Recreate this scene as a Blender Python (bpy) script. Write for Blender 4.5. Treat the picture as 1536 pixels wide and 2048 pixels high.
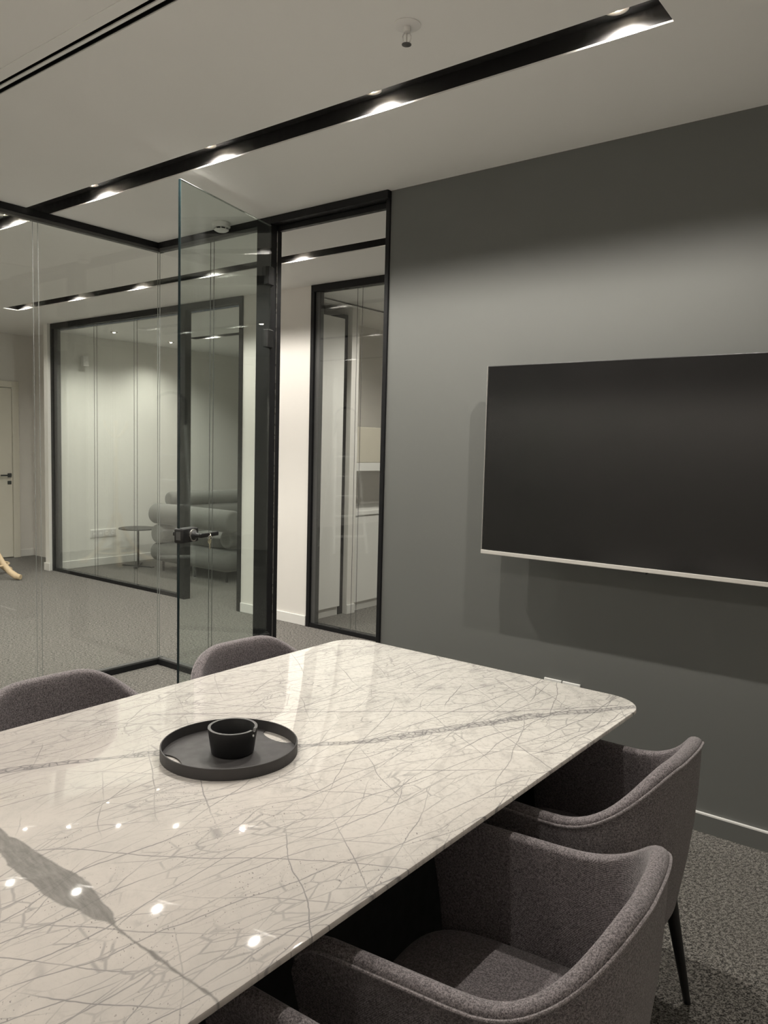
import bpy, bmesh, math, random
from mathutils import Vector, Matrix

PI = math.pi
for o in list(bpy.data.objects):
    bpy.data.objects.remove(o)
SC = bpy.context.scene
COL = SC.collection

# ------------------------------------------------------------------ camera
cam_data = bpy.data.cameras.new('camera')
cam = bpy.data.objects.new('camera', cam_data)
COL.objects.link(cam)
cam_data.sensor_fit = 'VERTICAL'
cam_data.sensor_height = 24.0
cam_data.lens = 24.0 * 1554.86 / 2048.0
cam_data.clip_start = 0.02
_yaw, _pit, _rol = math.radians(-37.802), math.radians(-4.735), math.radians(1.442)
_f = Vector((math.sin(_yaw) * math.cos(_pit), math.cos(_yaw) * math.cos(_pit), math.sin(_pit)))
_r = Vector((math.cos(_yaw), -math.sin(_yaw), 0))
_u = _r.cross(_f)
_r2 = _r * math.cos(_rol) + _u * math.sin(_rol)
_u2 = -_r * math.sin(_rol) + _u * math.cos(_rol)
cam.matrix_world = Matrix(((_r2.x, _u2.x, -_f.x, 4.396), (_r2.y, _u2.y, -_f.y, -3.193), (_r2.z, _u2.z, -_f.z, 1.508), (0, 0, 0, 1)))
SC.camera = cam

# ------------------------------------------------------------------ world, exposure
world = bpy.data.worlds.new('night')
SC.world = world
world.use_nodes = True
world.node_tree.nodes['Background'].inputs[0].default_value = (0.9, 0.95, 1.0, 1)
world.node_tree.nodes['Background'].inputs[1].default_value = 0.02
SC.view_settings.view_transform = 'Standard'
SC.view_settings.look = 'None'
SC.view_settings.gamma = 1.0
SC.view_settings.exposure = 1.40
SC.view_settings.use_curve_mapping = False
cy = SC.cycles
cy.max_bounces = 8
cy.diffuse_bounces = 4
cy.glossy_bounces = 4
cy.use_adaptive_sampling = True
cy.adaptive_threshold = 0.05
cy.adaptive_min_samples = 16
cy.transmission_bounces = 8
cy.transparent_max_bounces = 40
cy.sample_clamp_indirect = 6.0
cy.use_denoising = True

LAMP_W = 28.0       # power of one downlight
LAMP_COL = (1.0, 0.945, 0.865)
LAMP_ANGLE = math.radians(160)
LAMP_BLEND = 0.62

# ------------------------------------------------------------------ material helpers
class NT:
    """small wrapper to write node trees compactly"""
    def __init__(self, name):
        self.mat = bpy.data.materials.new(name)
        self.mat.use_nodes = True
        self.t = self.mat.node_tree
        self.t.nodes.clear()
        self.out = self.n('ShaderNodeOutputMaterial')
    def n(self, typ, ins=None, **props):
        nd = self.t.nodes.new(typ)
        for k, v in props.items():
            setattr(nd, k, v)
        for k, v in (ins or {}).items():
            self.put(nd.inputs[k], v)
        return nd
    def put(self, sock, v):
        if isinstance(v, bpy.types.NodeSocket):
            self.t.links.new(v, sock)
        else:
            sock.default_value = v
    def math(self, op, a, b=0.0, c=0.0, clamp=False):
        nd = self.n('ShaderNodeMath', {0: a, 1: b, 2: c}, operation=op)
        nd.use_clamp = clamp
        return nd.outputs[0]
    def vmath(self, op, a, b=(0, 0, 0)):
        nd = self.n('ShaderNodeVectorMath', {0: a, 1: b}, operation=op)
        return nd.outputs['Value'] if op in ('DOT_PRODUCT', 'LENGTH', 'DISTANCE') else nd.outputs[0]
    def scale(self, a, s):
        return self.n('ShaderNodeVectorMath', {0: a, 'Scale': s}, operation='SCALE').outputs[0]
    def coords(self, which='Object'):
        return self.n('ShaderNodeTexCoord').outputs[which]
    def mapping(self, v, rot=0.0, scale=(1, 1, 1), loc=(0, 0, 0)):
        if rot:
            v = self.n('ShaderNodeMapping', {0: v, 'Rotation': (0, 0, rot)}).outputs[0]
        return self.n('ShaderNodeMapping', {0: v, 'Location': loc, 'Scale': scale}).outputs[0]
    def noise(self, v, scale, detail=3.0, rough=0.5, dist=0.0, out=0):
        return self.n('ShaderNodeTexNoise', {'Vector': v, 'Scale': scale, 'Detail': detail, 'Roughness': rough, 'Distortion': dist}).outputs[out]
    def voro(self, v, scale, feature='DISTANCE_TO_EDGE'):
        return self.n('ShaderNodeTexVoronoi', {'Vector': v, 'Scale': scale}, feature=feature).outputs[0]
    def ss(self, v, a, b, lo=0.0, hi=1.0):
        return self.n('ShaderNodeMapRange', {0: v, 1: a, 2: b, 3: lo, 4: hi}, interpolation_type='SMOOTHSTEP').outputs[0]
    def mix(self, fac, a, b, mode='MIX'):
        nd = self.n('ShaderNodeMix', data_type='RGBA', blend_type=mode)
        self.put(nd.inputs[0], fac)
        self.put(nd.inputs[6], a)
        self.put(nd.inputs[7], b)
        return nd.outputs[2]
    def bump(self, h, strength=0.3, dist=0.002):
        return self.n('ShaderNodeBump', {'Strength': strength, 'Distance': dist, 'Height': h}).outputs[0]
    def bsdf(self, color, rough=0.5, metal=0.0, spec=0.5, normal=None, sheen=0.0, coat=0.0, coat_rough=0.03):
        p = self.n('ShaderNodeBsdfPrincipled')
        self.put(p.inputs['Base Color'], color)
        self.put(p.inputs['Roughness'], rough)
        self.put(p.inputs['Metallic'], metal)
        self.put(p.inputs['Specular IOR Level'], spec)
        if normal is not None:
            self.put(p.inputs['Normal'], normal)
        if sheen:
            p.inputs['Sheen Weight'].default_value = sheen
            p.inputs['Sheen Roughness'].default_value = 0.4
        if coat:
            p.inputs['Coat Weight'].default_value = coat
            p.inputs['Coat Roughness'].default_value = coat_rough
        self.t.links.new(p.outputs[0], self.out.inputs[0])
        return p

def c4(r, g, b):
    return (r, g, b, 1.0)

def paint(name, col, rough=0.6, var=0.03, scale=1.3, spec=0.3, grain=0.12):
    m = NT(name)
    v = m.coords('Object')
    nz = m.noise(v, scale, 2)
    dark = tuple(c * (1 - var) for c in col)
    lite = tuple(min(1, c * (1 + var)) for c in col)
    cc = m.mix(nz, c4(*dark), c4(*lite))
    m.bsdf(cc, rough, spec=spec)
    return m.mat

def metal_mat(name, col, rough, metal=0.0, spec=0.5):
    m = NT(name)
    v = m.coords('Object')
    r = m.ss(m.noise(v, 25, 4), 0.3, 0.7, rough * 0.85, min(1, rough * 1.15))
    m.bsdf(c4(*col), r, metal, spec)
    return m.mat

def glass_mat(name, tint, f0=0.04, haze=0.0):
    m = NT(name)
    lw = m.n('ShaderNodeLayerWeight', {'Blend': 0.5}).outputs['Facing']
    fr = m.math('MULTIPLY_ADD', m.math('POWER', lw, 5.0), 1 - f0, f0)
    tr = m.n('ShaderNodeBsdfTransparent', {0: c4(*tint)}).outputs[0]
    gl = m.n('ShaderNodeBsdfGlossy', {'Color': c4(1, 1, 1), 'Roughness': 0.0}).outputs[0]
    base = tr
    if haze:
        # faint smears of dust and finger marks on the pane
        v = m.coords('Object')
        s = m.ss(m.noise(m.mapping(v, 0, (1, 1, 0.35)), 3.2, 4, 0.62), 0.55, 0.80, 0, haze)
        df = m.n('ShaderNodeBsdfDiffuse', {0: c4(0.75, 0.77, 0.76)}).outputs[0]
        base = m.n('ShaderNodeMixShader', {0: s, 1: tr, 2: df}).outputs[0]
    mx = m.n('ShaderNodeMixShader', {0: fr, 1: base, 2: gl}).outputs[0]
    m.t.links.new(mx, m.out.inputs[0])
    return m.mat

def emit_mat(name, col, strength):
    m = NT(name)
    e = m.n('ShaderNodeEmission', {0: c4(*col), 1: strength}).outputs[0]
    m.t.links.new(e, m.out.inputs[0])
    m.mat.cycles.emission_sampling = 'NONE'
    return m.mat

def fabric_mat(name, dark, lite, thread=900.0, sheen=0.25, slub=(1, 1, 1)):
    m = NT(name)
    v = m.coords('Object')
    g = m.n('ShaderNodeTexWave', {'Vector': v, 'Scale': thread * 0.16, 'Distortion': 2.0, 'Detail': 2.0, 'Detail Scale': 3.0}, bands_direction='DIAGONAL').outputs['Fac']
    n1 = m.noise(v, thread * 0.55, 2, 0.7)
    n2 = m.noise(m.mapping(v, 0, slub), 260, 2, 0.65)
    f = m.math('ADD', m.math('MULTIPLY', n1, 0.55), m.math('MULTIPLY', n2, 0.45))
    f = m.ss(f, 0.36, 0.66)
    cc = m.mix(f, c4(*dark), c4(*lite))
    h = m.math('ADD', m.math('MULTIPLY', g, 0.6), m.math('MULTIPLY', n1, 0.8))
    m.bsdf(cc, 0.88, spec=0.15, sheen=sheen, normal=m.bump(h, 0.55, 0.0012))
    return m.mat

def screen_mat():
    m = NT('matte_screen')
    v = m.coords('Object')
    m.bsdf(m.mix(m.noise(v, 1.5, 1), c4(0.0085, 0.0085, 0.0088), c4(0.0098, 0.0096, 0.0096)), 0.14, spec=0.40)
    return m.mat

def carpet_mat():
    m = NT('carpet_loop')
    v = m.coords('Object')
    n1 = m.noise(v, 200, 2, 0.7)
    n2 = m.noise(m.mapping(v, 0.5, (1, 0.6, 1)), 105, 2, 0.6)
    big = m.noise(v, 2.2, 2)
    f = m.ss(m.math('ADD', m.math('MULTIPLY', n1, 0.6), m.math('MULTIPLY', n2, 0.4)), 0.41, 0.61)
    cc = m.mix(f, c4(0.022, 0.0205, 0.0185), c4(0.350, 0.330, 0.300))
    cc = m.mix(m.ss(big, 0.3, 0.7, 0, 0.22), cc, c4(0.17, 0.158, 0.142))
    m.bsdf(cc, 0.95, spec=0.1, sheen=0.15, normal=m.bump(m.math('ADD', n1, n2), 0.9, 0.006))
    return m.mat

def wood_mat(name, a, b):
    m = NT(name)
    v = m.coords('Object')
    n = m.noise(m.mapping(v, 0, (14, 14, 1.2)), 4, 5, 0.6, 0.6)
    m.bsdf(m.mix(n, c4(*a), c4(*b)), 0.42, spec=0.4)
    return m.mat

def marble_mat():
    m = NT('veined_marble')
    P0 = m.vmath('MULTIPLY', m.coords('Object'), (1, 1, 0))
    w1 = m.vmath('SUBTRACT', m.noise(P0, 1.7, 2, 0.5, out=1), (0.5, 0.5, 0.5))
    w2 = m.vmath('SUBTRACT', m.noise(P0, 15.0, 3, 0.6, out=1), (0.5, 0.5, 0.5))
    P = m.vmath('MULTIPLY', m.vmath('ADD', P0, m.vmath('ADD', m.scale(w1, 0.16), m.scale(w2, 0.010))), (1, 1, 0))
    def lines(ang, scale, width, seed, lo, hi, gate_scale=2.6):
        """family of long nearly straight veins running at ang degrees, broken up by a stretched gate"""
        r = math.radians(ang)
        perp = m.vmath('DOT_PRODUCT', P, (-math.sin(r), math.cos(r), 0))
        w = m.math('MULTIPLY_ADD', perp, scale, seed)
        d = m.n('ShaderNodeTexVoronoi', {'W': w, 'Scale': 1.0}, voronoi_dimensions='1D', feature='DISTANCE_TO_EDGE').outputs[0]
        g = m.noise(m.mapping(P0, -r, (0.8, 6.0, 1), (seed, seed * 0.7, 0)), gate_scale, 2, 0.5)
        g = m.ss(g, lo, hi)
        ln = m.ss(d, width * scale * 0.25, width * scale, 1.0, 0.0)
        return m.math('MULTIPLY', ln, g)
    fams = [lines(84, 12.0, 0.0022, 1.3, 0.38, 0.60), lines(75, 15.0, 0.0018, 5.1, 0.42, 0.62), lines(96, 15.0, 0.0017, 9.4, 0.43, 0.64),
            lines(36, 11.0, 0.0020, 3.7, 0.42, 0.61), lines(-33, 9.0, 0.0017, 7.9, 0.46, 0.65), lines(112, 12.0, 0.0016, 2.2, 0.46, 0.66), lines(55, 13.0, 0.0016, 6.6, 0.46, 0.66)]
    thin = fams[0]
    for q in fams[1:]:
        thin = m.math('MAXIMUM', thin, q)
    # crackle of short bent veinlets in some areas
    q = m.mapping(P, math.radians(-80), (1.0, 2.6, 1))
    ck = m.ss(m.voro(q, 13.0), 0.006, 0.050, 1.0, 0.0)
    ck = m.math('MULTIPLY', ck, m.ss(m.noise(P0, 5.2, 3), 0.43, 0.62, 0, 0.62))
    thin = m.math('MAXIMUM', thin, ck)
    blot = m.noise(P0, 2.4, 3, 0.6)
    def seg(a, b, wp):
        A = (a[0], a[1], 0.0); ba = (b[0] - a[0], b[1] - a[1], 0.0)
        L2 = ba[0] ** 2 + ba[1] ** 2
        pa = m.vmath('SUBTRACT', wp, A)
        h = m.math('DIVIDE', m.vmath('DOT_PRODUCT', pa, ba), L2, clamp=True)
        return m.vmath('LENGTH', m.vmath('SUBTRACT', pa, m.scale(m.n('ShaderNodeCombineXYZ', {0: ba[0], 1: ba[1], 2: 0.0}).outputs[0], h)))
    flat = m.vmath('ADD', P0, m.vmath('MULTIPLY', m.vmath('ADD', m.scale(w1, 0.03), m.scale(w2, 0.018)), (1, 1, 0)))
    def poly(pts, wp):
        d = None
        for a, b in zip(pts, pts[1:]):
            k = seg((a[0] - TX, a[1] - TY), (b[0] - TX, b[1] - TY), wp)
            d = k if d is None else m.math('MINIMUM', d, k)
        return d
    dB = poly([(2.55, -2.62), (2.70, -2.29), (2.84, -2.06), (3.067, -1.80), (3.18, -1.66), (3.33, -1.36), (3.40, -1.21), (3.60, -0.92)], flat)
    dC = poly([(2.60, -1.92), (2.89, -1.62), (3.32, -1.23), (3.56, -0.94)], flat)
    dA = poly([(2.4, -2.47), (2.99, -2.515), (3.62, -2.53)], flat)
    sep = m.n('ShaderNodeSeparateXYZ', {0: P0}).outputs
    n6 = m.noise(P0, 6, 2)
    brk = m.ss(m.voro(P, 46), 0.02, 0.13, 1.0, 0.10)
    wB = m.ss(n6, 0.3, 0.7, 0.004, 0.020)
    inB = m.ss(m.math('SUBTRACT', dB, wB), -0.003, 0.002, 1.0, 0.0)
    edB = m.ss(m.math('ABSOLUTE', m.math('SUBTRACT', dB, wB)), 0.0005, 0.0026, 1.0, 0.0)
    vB = m.math('MAXIMUM', m.math('MULTIPLY', inB, m.math('MULTIPLY_ADD', brk, 0.5, 0.20)), m.math('MULTIPLY', edB, 0.70))
    vC = m.ss(dC, 0.0008, 0.0028, 0.70, 0.0)
    wA = m.math('ADD', m.ss(sep[0], -0.12, 0.16, 0.017, 0.033), m.ss(sep[0], 0.20, 0.38, 0.0, -0.0305))
    wA = m.math('ADD', wA, m.math('MULTIPLY', m.math('SUBTRACT', m.noise(P0, 17, 2, 0.5), 0.5), 0.016))
    wA = m.math('MAXIMUM', wA, 0.0022)
    inA = m.ss(m.math('SUBTRACT', dA, wA), -0.003, 0.002, 1.0, 0.0)
    strk = m.noise(m.mapping(P, 0.15, (3, 14, 1)), 9, 3, 0.6)
    slab = m.ss(m.math('ADD', sep[1], m.math('MULTIPLY', blot, 0.8)), 0.1, 1.3)   # slab pinkish beige to creamy white, near end darkened for the light falloff
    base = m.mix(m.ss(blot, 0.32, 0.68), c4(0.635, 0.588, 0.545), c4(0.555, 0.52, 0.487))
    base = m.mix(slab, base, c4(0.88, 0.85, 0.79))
    cloud = m.ss(m.noise(m.mapping(P, 0.9, (1, 2.2, 1)), 7.5, 5, 0.70), 0.48, 0.74, 0, 0.50)
    base = m.mix(cloud, base, c4(0.45, 0.43, 0.405))
    crys = m.noise(P, 60, 3, 0.75)
    base = m.mix(m.ss(crys, 0.46, 0.70, 0, 0.46), base, c4(0.52, 0.49, 0.46))
    fleck = m.math('MULTIPLY', m.ss(m.noise(m.mapping(P0, 0.7, (1, 1.9, 1)), 120, 1, 0.6), 0.66, 0.73), m.ss(n6, 0.45, 0.62))
    base = m.mix(m.math('MULTIPLY', fleck, 0.75), base, c4(0.18, 0.165, 0.16))
    cc = m.mix(m.math('MULTIPLY', thin, 0.72), base, c4(0.20, 0.195, 0.20))
    cc = m.mix(vC, cc, c4(0.17, 0.165, 0.175))
    cc = m.mix(vB, cc, c4(0.165, 0.16, 0.17))
    bandc = m.mix(strk, c4(0.115, 0.112, 0.105), c4(0.36, 0.345, 0.325))
    cc = m.mix(m.math('MULTIPLY', inA, 0.90), cc, bandc)
    m.bsdf(cc, 0.028, spec=0.5)
    return m.mat

TX, TY = 3.018, -2.1      # table centre, used by the marble too
M = {
    'ceiling': paint('ceiling_white', (0.91, 0.905, 0.88), 0.75, 0.015, 0.8),
    'white': paint('wall_white', (0.80, 0.775, 0.735), 0.7, 0.02),
    'white2': paint('joinery_white', (0.80, 0.79, 0.76), 0.45, 0.015),
    'gyp': paint('lounge_wall_white', (0.80, 0.79, 0.75), 0.7, 0.02),
    'grey': paint('wall_grey', (0.143, 0.147, 0.139), 0.62, 0.03, 0.9, 0.35),
    'greybase': paint('baseboard_grey', (0.143, 0.147, 0.139), 0.45, 0.02, 1, 0.4),
    'plaster_edge': paint('white_trim_edge', (0.85, 0.84, 0.82), 0.35, 0.01),
    'black': metal_mat('black_aluminium', (0.008, 0.008, 0.009), 0.48, spec=0.28),
    'channel': metal_mat('black_channel_paint', (0.018, 0.0172, 0.0172), 0.55, spec=0.3),
    'dgrey': metal_mat('dark_grey_gasket', (0.085, 0.085, 0.083), 0.5),
    'steel': metal_mat('brushed_steel', (0.62, 0.60, 0.57), 0.28, 1.0),
    'silver': metal_mat('silver_trim', (0.62, 0.60, 0.565), 0.35, 0.3),
    'brass': metal_mat('nickel_key', (0.72, 0.66, 0.50), 0.25, 1.0),
    'blackplastic': metal_mat('black_plastic', (0.012, 0.012, 0.012), 0.42),
    'graphite': metal_mat('graphite_tray', (0.055, 0.052, 0.052), 0.55, spec=0.35),
    'charblack': metal_mat('charcoal_black', (0.012, 0.012, 0.013), 0.5),
    'bowlrim': metal_mat('bowl_rim_grey', (0.085, 0.083, 0.08), 0.5),
    'screen': screen_mat(),
    'glass': glass_mat('clear_partition_glass', (0.955, 0.968, 0.958), 0.052, 0.010),
    'glassdoor': glass_mat('door_leaf_glass', (0.915, 0.945, 0.930), 0.045, 0.018),
    'glassedge': metal_mat('glass_edge_green', (0.012, 0.022, 0.024), 0.12),
    'joint': metal_mat('clear_joint_edge', (0.30, 0.31, 0.30), 0.12, 0.2, 0.8),
    'jointdark': metal_mat('joint_line_grey', (0.10, 0.10, 0.098), 0.35),
    'carpet': carpet_mat(),
    'chair': fabric_mat('mauve_grey_weave', (0.075, 0.067, 0.070), (0.325, 0.292, 0.299), 900, 0.25),
    'piping': fabric_mat('mauve_grey_piping', (0.12, 0.108, 0.111), (0.42, 0.38, 0.385), 1200, 0.3),
    'sofa': fabric_mat('grey_velour', (0.12, 0.12, 0.113), (0.28, 0.28, 0.265), 500, 0.35, (1, 6, 1)),
    'legs': metal_mat('black_leg', (0.010, 0.010, 0.010), 0.45),
    'wood': wood_mat('pale_beech', (0.62, 0.45, 0.27), (0.78, 0.62, 0.42)),
    'door': paint('cream_door', (0.74, 0.71, 0.62), 0.45, 0.015),
    'beige': paint('beige_laminate', (0.60, 0.56, 0.47), 0.5, 0.02),
    'plastic': paint('white_plastic', (0.82, 0.81, 0.79), 0.35, 0.01),
    'plasticgrey': paint('socket_inset_grey', (0.68, 0.67, 0.65), 0.4, 0.02),
    'lamp': emit_mat('lamp_glow', (1.0, 0.86, 0.66), 60.0),
    'cup': metal_mat('lamp_reflector_cup', (0.45, 0.42, 0.39), 0.4, 0.3),
    'alu': metal_mat('ladder_aluminium', (0.82, 0.82, 0.80), 0.38, 0.1),
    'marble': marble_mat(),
}

# ------------------------------------------------------------------ mesh helpers
def bmnew():
    return bmesh.new()

def box(bm, x0, x1, y0, y1, z0, z1):
    vs = [bm.verts.new((x, y, z)) for z in (z0, z1) for y in (y0, y1) for x in (x0, x1)]
    for idx in ((0, 2, 3, 1), (4, 5, 7, 6), (0, 1, 5, 4), (2, 6, 7, 3), (0, 4, 6, 2), (1, 3, 7, 5)):
        bm.faces.new([vs[i] for i in idx])
    return vs

def boxbm(*a):
    bm = bmnew(); box(bm, *a); return bm

def bevel(bm, w, seg=2, angle=0.6):
    bm.normal_update()
    es = [e for e in bm.edges if len(e.link_faces) == 2 and e.calc_face_angle(0) > angle]
    if es:
        bmesh.ops.bevel(bm, geom=es, offset=w, segments=seg, affect='EDGES', profile=0.5, clamp_overlap=True)
    return bm

def lathe(bm, prof, n=48, cx=0, cy_=0, axis='Z'):
    rings = []
    for r, z in prof:
        ring = []
        for i in range(n):
            a = 2 * PI * i / n
            p = (cx + r * math.cos(a), cy_ + r * math.sin(a), z)
            ring.append(bm.verts.new(p))
        rings.append(ring)
    for a, b in zip(rings, rings[1:]):
        for i in range(n):
            bm.faces.new((a[i], a[(i + 1) % n], b[(i + 1) % n], b[i]))
    return rings

def cap(bm, ring, flip=False):
    bm.faces.new(ring[::-1] if flip else ring)

def solid_lathe(bm, prof, n=48, cx=0, cy_=0):
    r = lathe(bm, prof, n, cx, cy_)
    cap(bm, r[0], True); cap(bm, r[-1])

def tube(bm, pts, rad, n=10, closed=False):
    """tube along points; rad number or list"""
    pts = [Vector(p) for p in pts]
    N = len(pts)
    rads = rad if isinstance(rad, (list, tuple)) else [rad] * N
    rings = []
    prev = None
    for i, p in enumerate(pts):
        a = pts[(i - 1) % N] if (closed or i > 0) else pts[i]
        b = pts[(i + 1) % N] if (closed or i < N - 1) else pts[i]
        t = (b - a).normalized()
        if prev is None:
            ref = Vector((0, 0, 1)) if abs(t.z) < 0.9 else Vector((1, 0, 0))
            u = t.cross(ref).normalized()
        else:
            u = (prev - t * prev.dot(t)).normalized()
        prev = u
        w = t.cross(u)
        rings.append([bm.verts.new(p + (u * math.cos(2 * PI * k / n) + w * math.sin(2 * PI * k / n)) * rads[i]) for k in range(n)])
    m = N if closed else N - 1
    for i in range(m):
        a, b = rings[i], rings[(i + 1) % N]
        for k in range(n):
            bm.faces.new((a[k], a[(k + 1) % n], b[(k + 1) % n], b[k]))
    if not closed:
        bm.faces.new(rings[0][::-1]); bm.faces.new(rings[-1])

def mesh_of(bm, name, mat, smooth=False, auto=None):
    bmesh.ops.recalc_face_normals(bm, faces=bm.faces)
    me = bpy.data.meshes.new(name)
    if smooth:
        for f in bm.faces:
            f.smooth = True
        if auto is not None:
            for e in bm.edges:
                if len(e.link_faces) == 2 and e.calc_face_angle(0) > auto:
                    e.smooth = False
    bm.to_mesh(me); bm.free()
    me.materials.append(M[mat])
    return me

def obj(name, bm, mat, parent=None, loc=(0, 0, 0), rot=(0, 0, 0), smooth=False, auto=0.7):
    o = bpy.data.objects.new(name, mesh_of(bm, name, mat, smooth, auto))
    COL.objects.link(o)
    o.location = loc
    o.rotation_euler = rot
    o.parent = parent
    return o

def inst(name, me, parent=None, loc=(0, 0, 0), rot=(0, 0, 0)):
    o = bpy.data.objects.new(name, me)
    COL.objects.link(o)
    o.location = loc; o.rotation_euler = rot; o.parent = parent
    return o

def tag(o, label=None, cat=None, group=None, kind=None):
    if label: o['label'] = label
    if cat: o['category'] = cat
    if group: o['group'] = group
    if kind: o['kind'] = kind
    return o

def thing(name, label, cat, loc=(0, 0, 0), rotz=0.0, group=None, kind=None):
    o = bpy.data.objects.new(name, None)
    COL.objects.link(o)
    o.empty_display_size = 0.1
    o.location = loc
    o.rotation_euler = (0, 0, rotz)
    return tag(o, label, cat, group, kind)

def copy_tree(o, parent=None):
    c = o.copy(); COL.objects.link(c); c.parent = parent
    for ch in list(o.children):
        copy_tree(ch, c)
    return c

def plate(x0, x1, y0, y1, z0, z1, holes):
    """horizontal slab with rectangular holes cut through it"""
    xs = sorted({x0, x1} | {h[i] for h in holes for i in (0, 1) if x0 < h[i] < x1})
    ys = sorted({y0, y1} | {h[i] for h in holes for i in (2, 3) if y0 < h[i] < y1})
    inside = lambda x, y: any(h[0] < x < h[1] and h[2] < y < h[3] for h in holes)
    bm = bmnew()
    vc = {}
    def V(i, j, k):
        if (i, j, k) not in vc:
            vc[(i, j, k)] = bm.verts.new((xs[i], ys[j], (z0, z1)[k]))
        return vc[(i, j, k)]
    solid = lambda i, j: 0 <= i < len(xs) - 1 and 0 <= j < len(ys) - 1 and not inside((xs[i] + xs[i + 1]) / 2, (ys[j] + ys[j + 1]) / 2)
    for i in range(len(xs) - 1):
        for j in range(len(ys) - 1):
            if not solid(i, j):
                continue
            bm.faces.new((V(i, j, 0), V(i, j + 1, 0), V(i + 1, j + 1, 0), V(i + 1, j, 0)))
            bm.faces.new((V(i, j, 1), V(i + 1, j, 1), V(i + 1, j + 1, 1), V(i, j + 1, 1)))
            for di, dj, a, b in ((-1, 0, (i, j), (i, j + 1)), (1, 0, (i + 1, j), (i + 1, j + 1)), (0, -1, (i, j), (i + 1, j)), (0, 1, (i, j + 1), (i + 1, j + 1))):
                if not solid(i + di, j + dj):
                    bm.faces.new((V(*a, 0), V(*b, 0), V(*b, 1), V(*a, 1)))
    return bm

# ------------------------------------------------------------------ the setting
H = 2.8
XW, XE = -5.33, 5.45          # corridor end wall, meeting-room right wall
YS, YC = -6.6, 1.50           # wall behind the camera, far corridor wall
S1 = (-2.6, 3.556, -0.905, -0.757)      # light slots: x0 x1 y0 y1
S2 = (-0.02, 3.556, -2.874, -2.726)
S4 = (-2.6, 5.0, -6.27, -6.122)  # unseen channel by the back wall, added for ambient bounce
S5 = (-5.0, -1.9, -2.733, -2.585)        # open office left of the glass, unseen, added with lamps to brighten it
S3 = (-3.49, 3.2, 0.682, 0.832)
DIF = (0.35, 3.05, -1.747, -1.697)      # air diffuser slot
LS = (-3.10, -0.6, 2.615, 2.765)        # light slot of the lounge
HL = 2.72                                # lounge ceiling

tag(obj('floor', boxbm(-6.2, XE + 0.2, YS - 0.2, 7.0, -0.05, 0.0), 'carpet'), 'speckled dark grey loop-pile carpet running through all rooms', 'floor', kind='structure')
tag(obj('ceiling', plate(-5.5, XE + 0.2, YS - 0.2, YC + 0.02, H, H + 0.006, [S1, S2, S3, S4, S5, DIF]), 'ceiling'), 'smooth off-white plasterboard ceiling over meeting room and corridor', 'ceiling', kind='structure')
tag(obj('ceiling.001', plate(-4.05, -0.05, YC + 0.056, 6.5, HL, HL + 0.006, [LS]), 'ceiling'), 'white ceiling of the lounge behind the long glass front', 'ceiling', kind='structure')
tag(obj('ceiling.002', boxbm(-0.76, 4.2, YC + 0.056, 6.5, 2.74, 2.76), 'ceiling'), 'white ceiling of the office behind the narrow glass front', 'ceiling', kind='structure')

tag(obj('ceiling.003', boxbm(-5.5, -4.05, YC + 0.021, 2.1, H, H + 0.006), 'ceiling'), 'off-white ceiling of the recess beside the lounge', 'ceiling', kind='structure')

def channel(name, s, z, depth, label):
    """black light channel above a slot: sides, ends and top as one folded profile"""
    x0, x1, y0, y1 = s
    t = 0.004
    bm = bmnew()
    box(bm, x0 - t, x1 + t, y0 - t, y0, z, z + depth)
    box(bm, x0 - t, x1 + t, y1, y1 + t, z, z + depth)
    box(bm, x0 - t, x0, y0, y1, z, z + depth)
    box(bm, x1, x1 + t, y0, y1, z, z + depth)
    box(bm, x0 - t, x1 + t, y0 - t, y1 + t, z + depth, z + depth + t)
    return tag(obj(name, bm, 'channel'), label, 'light channel', kind='structure')
CH = 0.055
channel('trim_1', S1, H + 0.0061, CH, 'black recessed light channel in the ceiling above the far table end')
channel('trim_3', S3, H + 0.0061, CH, 'black recessed light channel in the corridor ceiling beyond the glass')
channel('fill_channel_back', S4, H + 0.0061, 0.16, 'deep black light channel added unseen in the ceiling by the back wall')
channel('trim_8', S2, H + 0.0061, CH, 'black recessed light channel in the ceiling above the near table end')
channel('fill_channel_office', S5, H + 0.0061, CH, 'black light channel added unseen in the open office left of the glass wall')
channel('trim_4', LS, HL + 0.0061, CH, 'short black recessed light channel in the lounge ceiling')

def wall(name, a, mat, label):
    return tag(obj(name, boxbm(*a), mat), label, 'wall', kind='structure')
wall('wall_front', (1.917, XE, 0.0, 0.16, 0.0, H), 'grey', 'dark grey painted wall carrying the television')
wall('wall_right', (XE, XE + 0.12, YS, 0.16, 0.0, H), 'white', 'white wall closing the meeting room on its right side')
wall('wall_back', (-5.4, XE, YS - 0.12, YS, 0.0, H), 'white', 'white wall behind the near end of the table')
wall('wall_end', (XW - 0.1, XW, YS, 1.95, 0.0, H), 'white', 'off-white wall at the far left with the cream door')
wall('wall_recess', (XW - 0.1, -4.13, 1.95, 2.05, 0.0, H), 'white', 'short off-white wall in the recess beside the lounge')
wall('wall_lounge_left', (-4.13, -4.05, YC - 0.05, 6.5, 0.0, H), 'gyp', 'white side wall of the lounge with the socket strip')
wall('wall_lounge_back', (-4.05, -0.05, 6.3, 6.4, 0.0, H), 'gyp', 'white back wall of the lounge behind the sofa')
wall('wall_divider', (-0.856, -0.035, YC, YC + 0.1, 0.0, H), 'white', 'white corridor wall strip between lounge and office glass fronts')
wall('wall_party', (-0.856, -0.76, YC + 0.1, 6.3, 0.0, H), 'gyp', 'white wall between lounge and office')
wall('wall_office_back', (-0.76, 4.2, 6.3, 6.4, 0.0, H), 'white', 'white back wall of the office')
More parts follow.
